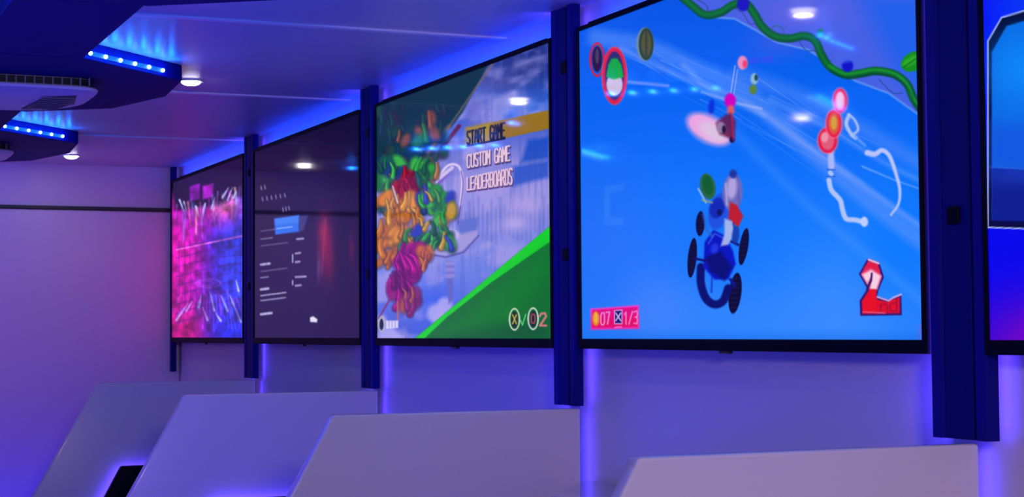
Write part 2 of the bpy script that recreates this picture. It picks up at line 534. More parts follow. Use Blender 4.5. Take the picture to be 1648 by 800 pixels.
def p_title(X, Y):      # screen 3: sky scene with three menu lines
    c = Paint(X, Y, (120, 120, 215))
    c.grad([(70, (30, 50, 140)), (150, (40, 90, 205)), (200, (60, 90, 200)), (250, (128, 128, 215)), (320, (150, 145, 222)), (430, (110, 130, 225)), (548, (60, 90, 215))], 1)
    c.glow(850, 100, 60, 45, (30, 45, 120), .9)
    c.glow(800, 130, 40, 22, (90, 80, 150), .6)
    c.glow(840, 175, 60, 14, (20, 100, 220), .8)
    c.glow(770, 175, 30, 30, (140, 120, 200), .7)
    c.noise(40, 22, .7, 8, rot=-.3, col=(165, 155, 225), lo=.42)
    c.noise(5, 60, .35, 12, col=(80, 100, 200), lo=.5)
    c.poly([(850, 225), (884, 219), (884, 255), (838, 262)], (18, 70, 190), .8, 4)
    c.poly([(826, 268), (884, 258), (884, 285), (826, 300)], (30, 75, 195), .8, 4)
    for x in range(700, 884, 7):
        c.line([(x, 318+(x % 5)*6), (x, 372+(x*7 % 23))], 3, (80, 90, 185), .38, 2)
    c.glow(845, 330, 30, 16, (180, 160, 225), .8)
    c.glow(828, 360, 22, 12, (190, 170, 232), .8)
    c.glow(700, 490, 30, 30, (40, 90, 235), .7)
    c.glow(668, 450, 20, 40, (70, 110, 235), .6)
    for (x, y, r) in ((702, 505, 14), (716, 492, 12), (712, 515, 12), (625, 540, 14), (614, 515, 8), (640, 548, 10)):
        c.ell(x, y, r, r*1.1, (170, 165, 235), 0, .9, 4)
    # dark green corner
    c.poly([(600, 170), (604, 160), (790, 96), (745, 180), (706, 232), (690, 262), (604, 300)], (8, 48, 62), 1, 2)
    c.poly([(600, 250), (700, 240), (690, 290), (604, 300)], (20, 60, 120), .8, 12)
    c.line([(796, 98), (760, 150), (722, 205)], 3, (120, 100, 90), .8, 1.5)
    c.line([(722, 205), (700, 232), (690, 245)], 7, (150, 100, 60), .7, 3)
    c.line([(724, 212), (708, 236), (697, 262)], 10, (80, 110, 220), .8, 3)
    # platform and column
    c.poly([(690, 396), (735, 375), (770, 368), (768, 380), (744, 404), (716, 412), (688, 408)], (158, 150, 215), 1, 1.5)
    c.line([(690, 409), (718, 414), (746, 406), (770, 380)], 3, (90, 80, 150), .8, 1.2)
    c.poly([(735, 355), (770, 350), (768, 370), (738, 378)], (90, 110, 200), .9, 3)
    c.ell(728, 378, 12, 8, (200, 185, 232), 0, .8, 3)
    c.poly([(718, 420), (730, 420), (728, 484), (722, 490)], (95, 100, 190), .9, 1.5)
    for y in (424, 434, 444): c.ell(724, y, 8, 4, (150, 140, 215), 0, .8, 1.5)
    c.line([(757, 400), (757, 440)], 2.5, (110, 120, 200), .6, 1.5)
    # tall pale arch and slanted bars
    c.curve([(741, 330), (744, 290), (738, 268), (722, 266), (706, 285), (698, 310)], 4, (225, 205, 245), .9, 1)
    c.curve([(737, 360), (745, 300), (742, 275)], 1.4, (90, 60, 150), .9, .8)
    c.line([(690, 312), (730, 270)], 5, (120, 90, 200), .9, 1.5)
    c.line([(708, 286), (728, 270)], 6, (215, 200, 240), .9, 1.5)
    c.line([(711, 238), (739, 203)], 6, (96, 30, 60), 1, 1.2)
    # a plain drift of coloured petals and leaves, stand-in for the artwork
    rr = random.Random(21)
    greens = [(20, 110, 50), (40, 160, 60), (14, 80, 60), (60, 180, 70), (20, 90, 90)]
    def petals(n, bx, by, cols, r0, r1, a=.95):
        for i in range(int(n*.6)):
            x, y = rr.uniform(*bx), rr.uniform(*by)
            r = rr.uniform(r0, r1)*1.3
            rot = rr.uniform(-.9, .9)
            col = rr.choice(cols)
            c.ell(x+1, y+2, r*.6+1, r+1, (16, 22, 60), rot, a*.5, 4)
            c.ell(x, y, r*.6, r, col, rot, a, 4)
        for i in range(int(n*.5)):
            x, y = rr.uniform(*bx), rr.uniform(*by)
            r = rr.uniform(r0, r1)*1.25
            t = rr.uniform(-2.6, -.6); t2 = t+rr.uniform(-1.1, 1.1)
            p = [(x-r*.5*math.cos(t), y-r*math.sin(t)), (x, y), (x+r*.5*math.cos(t2), y+r*math.sin(t2))]
            col = rr.choice(cols)
            w = r*rr.uniform(.45, .75)
            c.curve(p, w+2, (16, 22, 60), a*.6, 2, w2=w*.4+2)
            c.curve(p, w, [k*.92 for k in col], a, 2, w2=w*.4)
            c.curve([(q[0]-w*.18, q[1]-w*.2) for q in p], w*.3, [min(255, int(k*1.35+14)) for k in col], a*.7, 1.2, w2=1)
    def petals_round(n, bx, by, cols, r0, r1, a=.95):
        for i in range(n):
            x, y = rr.uniform(*bx), rr.uniform(*by)
            r = rr.uniform(r0, r1)
            rot = rr.uniform(-.9, .9)
            c.ell(x+1, y+1.5, r*.55+1, r+1.5, (14, 24, 60), rot, a*.6, 1.6)
            col = rr.choice(cols)
            c.ell(x, y, r*.6, r, col, rot, a, 3)
            c.ell(x-r*.12, y-r*.25, r*.25, r*.5, [min(255, int(q*1.2+10)) for q in col], rot, a*.5, 2.5)
    petals(60, (609, 715), (172, 270), [(20, 60, 70), (22, 80, 62), (18, 60, 90), (60, 40, 60), (30, 90, 60)], 4, 9, .6)
    petals(10, (640, 700), (178, 226), [(30, 130, 60), (150, 80, 40)], 6, 11, .8)
    petals(60, (608, 690), (262, 340), greens+[(190, 110, 30), (24, 60, 130)], 6, 13)
    petals(14, (672, 712), (262, 300), greens+[(170, 110, 70)], 7, 13)
    petals(20, (645, 662), (284, 320), [(165, 16, 24), (140, 10, 30), (190, 30, 20)], 9, 14)
    petals(28, (622, 672), (318, 372), [(225, 130, 20), (205, 110, 20), (235, 150, 40)], 7, 13)
    petals(40, (672, 728), (306, 396), greens+[(40, 170, 40), (30, 150, 50), (40, 60, 190), (200, 150, 40)], 7, 13)
    petals(18, (610, 640), (360, 430), [(215, 120, 20), (190, 100, 20)], 7, 12)
    petals(14, (628, 672), (368, 400), [(225, 140, 30), (200, 120, 30), (40, 130, 50)], 7, 12)
    petals(16, (640, 672), (404, 436), [(180, 20, 140), (160, 20, 130), (140, 20, 120)], 10, 17)
    petals(10, (676, 692), (404, 430), [(215, 110, 50), (190, 90, 60)], 6, 10)
    petals(16, (630, 660), (446, 486), [(190, 30, 150), (150, 20, 120), (110, 20, 100)], 8, 15)
    petals(8, (652, 670), (468, 500), [(130, 40, 110), (170, 80, 70)], 8, 13)
    c.line([(634, 470), (610, 512)], 3, (120, 50, 110), .9, 1)
    c.line([(640, 485), (640, 515)], 3, (190, 100, 90), .8, 1)
    c.line([(632, 300), (640, 326)], 3, (200, 200, 240), .8, 1)
    # green slope
    c.poly([(664, 548), (890, 360), (890, 550)], (4, 108, 30), 1, 1)
    c.poly([(664, 548), (890, 360), (890, 386), (790, 455), (720, 510), (680, 548)], (14, 205, 20), 1, 1.2)
    c.poly([(700, 548), (790, 470), (884, 395), (884, 440), (800, 548)], (3, 125, 22), .6, 12)
    c.poly([(690, 550), (800, 522), (884, 515), (884, 548)], (8, 70, 50), .5, 10)
    # menu lines
    c.poly([(750, 206), (815, 192), (884, 177), (884, 207), (815, 222), (750, 234)], (150, 112, 18), 1, 1.2)
    c.poly([(750, 206), (790, 197), (790, 228), (750, 234)], (176, 156, 40), .7, 5)
    for k_, (t_, l_, r_, dk, lt) in enumerate((('START GAME', (752, 212, 232), (812, 198, 221), (20, 14, 20), (190, 160, 40)), ('CUSTOM GAME', (752, 250, 270), (820, 235, 258), (70, 50, 110), (240, 205, 225)), ('LEADERBOARDS', (752, 286, 306), (824, 271, 296), (80, 50, 110), (240, 205, 225)))):
        tl, bl, tr, br = (l_[0], l_[1]), (l_[0], l_[2]), (r_[0], r_[1]), (r_[0], r_[2])
        if k_ == 0:
            c.line([(752, 235), (812, 223)], 3, (16, 10, 20), .9, 1)
            c.text(t_, tl, tr, bl, br, 2.7, dk, 1, .7)
        else:
            c.text(t_, (tl[0]+1, tl[1]+2), (tr[0]+1, tr[1]+2), (bl[0]+1, bl[1]+2), (br[0]+1, br[1]+2), 3.8, dk, .9, .9)
            c.text(t_, tl, tr, bl, br, 2.2, lt, 1, .7)
    # button hints
    c.ell(828, 514, 8, 17, (210, 215, 190), 0, 1, 1, ring=2.6); c.ell(828, 514, 5.5, 13, (20, 40, 30), 0, .9, 1)
    c.text('X', (825, 507), (831, 507), (825, 521), (831, 521), 2, (190, 170, 60), 1, .7, 0)
    c.text('V', (838, 508), (846, 506), (838, 524), (846, 522), 1.8, (90, 210, 120), 1, .7, 0)
    c.ell(858, 513, 8, 17, (210, 215, 215), 0, 1, 1, ring=2.6); c.ell(858, 513, 5.5, 13, (24, 30, 40), 0, .9, 1)
    c.text('O', (855, 506), (861, 506), (855, 520), (861, 520), 1.6, (200, 80, 90), 1, .7, 0)
    c.text('2', (869, 505), (879, 504), (869, 524), (879, 524), 3.4, (205, 120, 120), 1, .8, 0)
    c.ell(614, 522, 5, 12, (180, 185, 150), 0, 1, 1, ring=2); c.ell(614, 522, 3, 9, (20, 30, 40), 0, 1, 1)
    c.poly([(621, 516), (641, 516), (641, 528), (621, 529)], (225, 215, 245), .9, 1.2)
    for x in (626, 631, 636): c.line([(x, 517), (x, 527)], 1, (120, 110, 190), .7, .7)
    return c


def p_race(X, Y):      # screen 4: blue race
    c = Paint(X, Y, (20, 100, 245))
    c.grad([(0, (4, 84, 228)), (200, (8, 104, 245)), (330, (14, 118, 252)), (450, (22, 122, 252)), (548, (34, 124, 248))], 1)
    c.glow(960, 350, 90, 160, (30, 100, 240), .6)
    c.glow(1000, 400, 100, 90, (50, 120, 250), .5)
    c.glow(1060, 500, 60, 60, (90, 130, 250), .55)
    c.glow(1360, 500, 110, 120, (80, 150, 255), .55)
    c.glow(1200, 520, 160, 60, (64, 140, 255), .5)
    c.glow(1440, 400, 60, 90, (0, 120, 255), .6)
    # paler sky beyond the edge of the track
    sky = [(1098, -4), (1150, 28), (1182, 30), (1215, 48), (1250, 68), (1300, 80), (1340, 104), (1376, 130), (1430, 150), (1500, 200), (1500, -20), (1098, -20)]
    c.poly(sky, (70, 96, 226), 1, 1.5)
    c.poly([(1380, -10), (1500, -10), (1500, 190), (1440, 110)], (22, 96, 238), .75, 22)
    c.glow(1290, 20, 70, 30, (98, 96, 222), .7)
    c.glow(1250, 70, 50, 24, (80, 90, 225), .5)
    c.line(sky[1:10], 3, (110, 160, 240), .75, 1.5)
    # sweeping light bands
    rr = random.Random(7)
    def band(pts, w, a, col=(110, 150, 250), soft=8): c.curve(pts, w, col, a, soft)
    band([(960, 60), (1040, 75), (1120, 110), (1200, 150), (1300, 240), (1420, 340), (1500, 400)], 28, .5)
    band([(1000, 80), (1100, 125), (1200, 165), (1320, 250), (1490, 370)], 10, .45, (140, 165, 250), 4)
    band([(1190, 120), (1300, 160), (1400, 215), (1500, 275)], 26, .45, (96, 140, 250), 10)
    band([(1240, 160), (1330, 205), (1420, 260), (1500, 300)], 8, .4, (130, 165, 252), 4)
    band([(1180, 210), (1300, 330), (1420, 430), (1500, 500)], 14, .25, (110, 160, 255), 8)
    band([(1100, 105), (1150, 150), (1230, 185)], 8, .35, (150, 180, 250), 4)
    for i in range(26):
        x0 = rr.uniform(970, 1340); y0 = 60+(x0-970)*.35+rr.uniform(-26, 60)
        L = rr.uniform(50, 180); sl = rr.uniform(.42, .75)
        c.line([(x0, y0), (x0+L, y0+L*sl)], rr.uniform(.6, 1.6), (150, 180, 252), rr.uniform(.15, .45), 1.2, w2=.3)
    c.line([(1012, 132), (1075, 138)], 5, (120, 150, 248), .8, 2)
    c.line([(1130, 148), (1172, 162)], 5, (150, 175, 250), .6, 2)
    c.line([(1186, 166), (1225, 175)], 4, (150, 175, 250), .8, 1.6)
    c.line([(1388, 268), (1440, 290), (1492, 308)], 3, (130, 175, 252), .7, 1.5, w2=1.5)
    c.poly([(972, 300), (1004, 296), (1003, 306), (982, 311), (982, 350), (1003, 350), (1003, 362), (972, 362)], (60, 130, 250), .45, 3)
    # vine
    vine = [(1096, -6), (1115, 10), (1135, 24), (1160, 20), (1180, 8), (1200, 6), (1214, 22), (1226, 42), (1246, 58), (1270, 62), (1295, 58), (1312, 66), (1322, 88), (1336, 108), (1360, 120), (1385, 118), (1410, 114), (1440, 120), (1460, 136), (1472, 162), (1492, 188)]
    c.curve(vine, 13, (6, 74, 40), 1, 1.6)
    c.curve([(x-1, y-1) for x, y in vine], 7, (14, 120, 40), .9, 3)
    c.curve([(x-1, y-2) for x, y in vine[13:]], 4, (30, 160, 40), .7, 2)
    c.curve([(x+1, y+6) for x, y in vine[13:]], 2, (0, 60, 30), .6, 1.5)
    c.curve([(1120, -2), (1136, 8), (1140, 18)], 1.6, (50, 60, 130), .8, .9)
    c.curve([(1184, 14), (1196, 22), (1206, 38), (1216, 38)], 1.6, (60, 60, 130), .7, .9)
    c.curve([(1238, 52), (1246, 42), (1258, 44), (1262, 54)], 1.4, (30, 100, 110), .8, .9)
    c.curve([(1286, 66), (1294, 78), (1302, 82), (1318, 80)], 1.4, (30, 70, 130), .8, .9)
    c.curve([(1415, 128), (1426, 140), (1438, 150), (1452, 150)], 1.4, (20, 70, 130), .8, .9)
    c.ell(1196, 7, 10, 11, (24, 20, 190), 0, 1, 2)
    c.ell(1364, 106, 9, 10, (16, 20, 200), 0, 1, 2); c.ell(1358, 92, 16, 9, (70, 100, 230), 0, .7, 3)
    c.ell(1320, 52, 5, 6, (24, 120, 70), .6, 1, 2)
    c.ell(1470, 99, 21, 15, (20, 140, 24), -.5, 1, 1.4); c.ell(1466, 98, 16, 6, (50, 180, 30), -.5, .8, 3)
    c.line([(1454, 108), (1484, 88)], 2, (10, 90, 20), .8, 1.2)
    # round markers at upper left
    c.ell(961, 96, 11, 26, (205, 30, 60), 0, 1, 1.5, ring=4); c.ell(961, 95, 8, 21, (40, 20, 60), 0, 1, 2)
    c.ell(961, 90, 3, 12, (80, 70, 110), 0, .8, 2)
    c.ell(989, 122, 20, 46, (215, 30, 70), 0, 1, 1.5); c.ell(989, 122, 20, 46, (235, 70, 90), 0, .8, 1.2, ring=2)
    c.ell(989, 122, 15, 39, (50, 40, 110), 0, 1, 1.5)
    c.poly([(977, 122), (979, 104), (985, 94), (993, 94), (1000, 104), (1003, 124)], (20, 165, 50), 1, 1.5)
    c.ell(989, 136, 13, 18, (205, 190, 215), 0, 1, 1.5)
    c.poly([(976, 124), (988, 128), (1003, 124), (1001, 112), (978, 112)], (20, 170, 50), 1, 1.5)
    c.ell(1038, 71, 14, 27, (120, 140, 150), 0, .8, 1.6); c.ell(1040, 71, 12, 26, (44, 66, 40), 0, 1, 1.4)
    c.ell(1040, 71, 8, 20, (82, 84, 40), 0, 1, 1.6); c.line([(1040, 54), (1040, 88)], 3, (40, 56, 40), .8, 1.4)
    # distant racers kept as plain blobs
    c.ell(1195, 101, 8, 11, (235, 140, 190), 0, 1, 2); c.ell(1199, 103, 4, 6, (235, 60, 100), 0, .9, 2)
    c.line([(1183, 106), (1176, 150)], 1.4, (190, 200, 250), .8, 1); c.line([(1187, 112), (1181, 152)], 1.2, (190, 200, 250), .7, 1)
    for i, x in enumerate((1207, 1212, 1219, 1227, 1234, 1240)): c.line([(x, 94-i*.6), (x+2, 102-i*.6)], 2.4, (90, 60, 240), .8, 1)
    c.ell(1214, 127, 6, 9, (150, 190, 210), 0, .9, 2); c.ell(1217, 125, 3, 5, (20, 60, 80), 0, .9, 1.5); c.ell(1212, 144, 6, 8, (90, 130, 60), 0, 1, 2)
    c.ell(1145, 172, 5, 12, (10, 50, 220), .1, 1, 3)
    c.ell(1141, 208, 39, 21, (235, 165, 225), .5, 1, 6); c.ell(1148, 212, 24, 13, (215, 205, 225), .5, .7, 7)
    c.ell(1175, 162, 9, 12, (205, 0, 190), 0, 1, 2.2); c.ell(1176, 177, 6, 8, (215, 90, 110), 0, 1, 2.4)
    c.poly([(1166, 186), (1176, 182), (1184, 196), (1182, 226), (1172, 222), (1158, 216), (1152, 198)], (100, 26, 70), .9, 3)
    c.ell(1160, 205, 7, 9, (150, 130, 170), 0, .9, 2); c.ell(1165, 208, 3, 6, (30, 20, 60), 0, 1, 1.6); c.ell(1178, 225, 4, 5, (30, 16, 70), 0, 1, 1.6)
    c.line([(1178, 186), (1180, 224)], 2.5, (190, 30, 80), .8, 1.2)
    # kart
    for (x, y, rx, ry, rt) in ((1114, 415, 7, 32, .1), (1127, 360, 7, 20, .05), (1197, 397, 7, 30, .16), (1183, 472, 10, 33, .12)):
        c.ell(x, y, rx, ry, (10, 8, 52), rt, 1, 1.3)
        for q in range(-3, 4): c.line([(x-rx*.5-q*ry*.24*rt, y+q*ry*.24), (x+rx*.5-q*ry*.24*rt, y+q*ry*.24-1)], 1.2, (40, 36, 110), .6, .9)
    c.curve([(1128, 430), (1128, 456), (1136, 480), (1150, 490), (1164, 484), (1172, 464)], 13, (6, 14, 110), 1, 1.6)
    c.line([(1145, 470), (1146, 440)], 3, (20, 60, 200), 1, 1.2)
    c.poly([(1134, 390), (1148, 370), (1168, 380), (1180, 405), (1184, 425), (1172, 450), (1150, 450), (1132, 430)], (6, 20, 190), 1, 2)
    c.poly([(1136, 414), (1160, 404), (1178, 430), (1166, 452), (1142, 436)], (6, 12, 110), .9, 3)
    c.line([(1118, 416), (1136, 420)], 4, (10, 14, 110), 1, 1.3); c.line([(1176, 450), (1182, 460)], 5, (10, 20, 140), 1, 1.3)
    c.line([(1188, 394), (1176, 388)], 4, (10, 14, 110), 1, 1.3)
    c.ell(1157, 340, 16, 30, (30, 80, 220), .25, 1, 3); c.ell(1154, 335, 12, 17, (16, 40, 180), .3, 1, 2)
    c.line([(1140, 392), (1150, 376), (1166, 384)], 2, (60, 110, 250), .8, 1.5)
    c.ell(1150, 400, 6, 8, (40, 70, 240), .3, .7, 3)
    c.line([(1132, 346), (1138, 372), (1146, 380)], 4, (40, 100, 200), .8, 2)
    c.line([(1180, 360), (1184, 392)], 4, (20, 30, 130), .8, 1.6)
    c.ell(1158, 342, 4, 5, (10, 16, 80), 0, .9, 1.5)
    # folded green sail and striped cloth roll on the kart
    c.ell(1139, 300, 12, 21, (40, 100, 60), -.2, 1, 1.6); c.ell(1139, 298, 8, 16, (16, 92, 40), -.2, 1, 1.6)
    c.line([(1124, 304), (1136, 326)], 3, (150, 180, 220), .9, 1.3); c.line([(1130, 322), (1146, 326)], 3, (150, 160, 120), .8, 1.4)
    c.ell(1179, 310, 16, 30, (110, 105, 185), .05, 1, 2.5); c.line([(1186, 285), (1190, 330)], 3, (80, 80, 170), .6, 2); c.line([(1168, 296), (1170, 330)], 3, (210, 200, 240), .6, 2); c.ell(1178, 302, 8, 18, (190, 175, 230), .1, .8, 4)
    c.ell(1180, 280, 6, 7, (30, 50, 160), 0, 1, 2)
    c.poly([(1175, 325), (1186, 330), (1196, 348), (1188, 366), (1172, 352)], (190, 28, 40), 1, 2)
    c.poly([(1166, 352), (1178, 356), (1182, 376), (1172, 394), (1160, 396), (1166, 376)], (170, 180, 235), .95, 2)
    c.ell(1184, 378, 6, 14, (20, 60, 170), .1, .9, 2)
    # small course map
    c.curve([(1366, 186), (1362, 200), (1370, 216), (1377, 222)], 6, (175, 195, 245), .95, 1.6)
    c.curve([(1366, 184), (1376, 194), (1381, 208), (1374, 216)], 4, (170, 190, 245), .95, 1.6)
    c.curve([(1377, 220), (1392, 234)], 4, (110, 160, 250), .8, 2)
    c.curve([(1396, 246), (1408, 248), (1420, 242), (1432, 252), (1442, 280), (1448, 305), (1446, 328), (1434, 346)], 9, (185, 195, 248), 1, 1.6, w2=3)
    c.curve([(1337, 245), (1338, 268)], 10, (170, 180, 248), 1, 2)
    c.line([(1331, 273), (1344, 273)], 1.6, (30, 80, 200), .9, .8); c.line([(1331, 284), (1344, 284)], 1.6, (30, 80, 200), .9, .8)
    c.line([(1336, 278), (1338, 280)], 7, (170, 190, 248), 1, 1.2)
    c.curve([(1334, 290), (1338, 306), (1352, 322), (1356, 338), (1362, 352), (1376, 354), (1388, 357)], 8, (178, 195, 248), 1, 1.6)
    c.ell(1391, 357, 6, 8, (190, 205, 250), 0, 1, 1.6)
    for (x, y, rx, ry, col, rg) in ((1332, 226, 15, 20, (225, 90, 120), (230, 20, 60)), (1342, 199, 12, 22, (220, 90, 60), (230, 30, 70)), (1352, 162, 11, 19, (235, 150, 180), (235, 30, 80))):
        c.ell(x, y, rx+2.5, ry+2.5, (240, 110, 150), 0, .7, 2)
        c.ell(x, y, rx, ry, rg, 0, 1, 1.2); c.ell(x, y, rx*.72, ry*.78, col, 0, 1, 2)
    c.ell(1342, 198, 5, 11, (215, 160, 50), 0, 1, 2); c.ell(1327, 221, 6, 8, (240, 160, 180), 0, .8, 2)
    c.ell(1352, 160, 5, 11, (240, 205, 225), 0, .8, 2)
    # counters
    c.poly([(950, 497), (1028, 491), (1029, 529), (951, 531)], (240, 60, 200), 1, 1.6)
    c.poly([(953, 499), (1026, 494), (1026, 526), (953, 528)], (225, 10, 130), 1, 1.4)
    c.poly([(953, 515), (1026, 510), (1026, 527), (953, 528)], (230, 10, 90), .7, 5)
    c.ell(959, 513, 6, 12, (225, 120, 30), 0, 1, 1.4); c.ell(959, 512, 3.5, 9, (240, 180, 60), 0, .9, 1.6)
    c.text('07', (967, 504), (981, 502), (967, 523), (981, 521), 1.7, (240, 190, 240), .9, 1)
    c.poly([(989, 500), (1001, 499), (1001, 521), (989, 521)], (30, 20, 110), 1, 1)
    c.line([(989, 500), (1001, 499), (1001, 521), (989, 521), (989, 500)], 1.4, (235, 180, 240), 1, .8)
    c.line([(991, 504), (999, 516)], 2, (200, 190, 240), 1, .8); c.line([(999, 504), (991, 516)], 2, (200, 190, 240), 1, .8)
    c.line([(990, 527), (1000, 526)], 1.6, (240, 150, 220), .9, .9)
    c.text('1/3', (1004, 503), (1026, 500), (1004, 522), (1026, 521), 1.7, (240, 170, 225), .9, 1)
    # position mark 2nd
    two = [(1384, 441), (1397, 418), (1414, 424), (1421, 446), (1412, 468), (1410, 478), (1430, 484), (1449, 476), (1450, 506), (1386, 507), (1385, 484), (1398, 464), (1399, 455), (1396, 462)]
    c.poly(two, (50, 20, 110), 1, 1.2); c.line(two+[two[0]], 3, (50, 16, 110), 1, 1)
    up = [(1386, 441), (1398, 420), (1412, 425), (1419, 446), (1411, 466), (1399, 466), (1402, 444), (1396, 458)]
    c.poly(up, (225, 40, 90), 1, 1.2)
    c.poly([(1387, 442), (1402, 434), (1418, 444), (1411, 466), (1400, 466), (1403, 444), (1396, 457)], (250, 215, 235), .95, 2.4)
    c.poly([(1390, 432), (1399, 421), (1412, 426), (1416, 436), (1402, 431)], (225, 24, 60), .9, 2)
    c.line([(1398, 418), (1414, 424)], 3, (240, 190, 225), 1, 1)
    c.line([(1403, 440), (1402, 452), (1395, 466)], 3, (60, 16, 100), 1, .9)
    c.poly([(1387, 485), (1400, 465), (1411, 466), (1410, 478), (1412, 482), (1412, 505), (1388, 505)], (232, 12, 30), 1, 1.2)
    c.poly([(1410, 482), (1428, 486), (1448, 478), (1448, 504), (1410, 505)], (222, 12, 34), 1, 1.2)
    c.line([(1412, 478), (1430, 484), (1438, 479), (1450, 474)], 2.6, (225, 190, 240), .9, 1)
    c.text('nd', (1417, 486), (1443, 480), (1417, 501), (1443, 501), 1.5, (120, 8, 70), .8, .9)
    c.line([(1389, 502), (1424, 504)], 1.6, (240, 120, 170), .8, 1)
    c.ell(1496, 548, 20, 40, (90, 110, 230), 0, .8, 3)
    c.poly([(938, 535), (1494, 535), (1494, 550), (938, 550)], (14, 110, 236), .35, 6)
    return c


def p_frame(X, Y):      # screen 5: blue picture with an outlined window
    c = Paint(X, Y, (4, 8, 235))
    c.grad([(-120, (4, 20, 240)), (0, (6, 20, 245)), (380, (4, 4, 236)), (440, (6, 4, 235)), (548, (30, 4, 220))], 1)
    c.glow(1700, 560, 110, 80, (140, 0, 190), .95)
    c.glow(1650, 0, 60, 40, (10, 60, 250), .7)
    o_ = [(1590, 66), (1612, 28), (1650, 17), (2400, -220), (2400, 400), (1650, 368), (1590, 366)]
    i_ = [(1596, 84), (1620, 42), (1650, 33), (2400, -200), (2400, 388), (1650, 361), (1596, 361)]
    c.poly(o_, (3, 4, 40), 1, 1.2)
    c.poly(i_, (10, 104, 226), 1, 1.5)
    c.glow(1650, 110, 60, 60, (10, 140, 250), .8)
    n = c._sel(1594, 2400, 268, 380, 0)
    c.poly([(1596, 269), (1650, 272), (2400, 290), (2400, 388), (1650, 361), (1596, 361)], (12, 26, 140), .97, 2)
    c.glow(1640, 285, 60, 14, (30, 60, 190), .6)
    c.poly([(1594, 355), (1650, 356), (1650, 362), (1594, 363)], (3, 4, 60), .9, 1)
    c.poly([(1594, 200), (1650, 205), (2400, 200), (2400, 288), (1650, 271), (1594, 268)], (20, 80, 222), .7, 16)
    c.line([(1594, 269), (1650, 272), (2400, 290)], 1.6, (50, 110, 240), .8, 1)
    c.line(o_+[o_[0]], 2.2, (165, 185, 250), 1, .7)
    return c


# ------------------------------------------------------------------ the wall screens
def wall_screen(k, nu, nv, painter, label, strength=1.0):
    yc = Y4+(4-k)*STATION
    root = empty('wall_screen', (XW, yc, ZB+SH/2))
    prop(root, label, 'screen', 'wall screens of the gaming stations')
    y0, y1, z0, z1 = yc-SW/2, yc+SW/2, ZB, ZB+SH
    b, bb = 0.012, 0.026
    bm = bmesh.new()      # bezel: a hollow frame around the glass
    xf, xb = XT-0.004, XT+0.022
    outer = [(y0-b, z0-bb), (y1+b, z0-bb), (y1+b, z1+b), (y0-b, z1+b)]
    inner = [(y0, z0), (y1, z0), (y1, z1), (y0, z1)]
    of = [bm.verts.new((xf, *p)) for p in outer]; inf = [bm.verts.new((xf, *p)) for p in inner]
    ob = [bm.verts.new((xb, *p)) for p in outer]; inb = [bm.verts.new((xb, *p)) for p in inner]
    for i in range(4):
        j = (i+1) % 4
        bm.faces.new((of[i], of[j], inf[j], inf[i])); bm.faces.new((ob[i], inb[i], inb[j], ob[j]))
        bm.faces.new((of[i], ob[i], ob[j], of[j])); bm.faces.new((inf[i], inf[j], inb[j], inb[i]))
    bmesh.ops.bevel(bm, geom=[e for e in bm.edges if all(v in of for v in e.verts)], offset=0.002, segments=2, affect='EDGES')
    link('bezel', bm, m_black, root)
    bm = bmesh.new()
    box(bm, XT+0.018, XW-0.001, y0+0.02, y1-0.02, z0-0.01, z1-0.015, bevel=0.008)
    link('back_housing', bm, m_black, root)
    bm = bmesh.new(); box(bm, XT-0.002, XT+0.012, yc-0.02, yc+0.02, z0-0.033, z0-0.024, bevel=0.003)
    link('sensor', bm, m_led, root)
    screen_mesh('screen', k, nu, nv, painter, strength, root, m_screen)
    return root


wall_screen(1, 260, 180, p_city, 'wall screen at the far end showing a magenta and blue city burst')
wall_screen(2, 320, 240, p_menu, 'dark wall screen showing a menu with one small bright blue button')
wall_screen(3, 620, 420, p_title, 'wall screen with START GAME menu lines over a pale sky and green slope')
wall_screen(4, 900, 520, p_race, 'largest wall screen in view, bright blue kart race picture marked 2nd')
wall_screen(5, 760, 420, p_frame, 'wall screen cut by the right edge of the photo, blue with an outlined window')

# ------------------------------------------------------------------ pillars between the screens
XP0, XP1 = 1.960, 1.985      # front and back of a pillar
PW = 0.083
POFF = {0: (.083, .076), 1: (.047, .088), 2: (.046, .088), 3: (.070, .083)}


def strip(name, x0, x1, y0, y1, z0, z1, parent, side=3, m=None):
    """tape stuck behind a part, its lit side facing the wall"""
    bm = bmesh.new(); fs = box(bm, x0, x1, y0, y1, z0, z1)
    fs[side].material_index = 1
    return link(name, bm, [m_black, m or m_strip], parent)


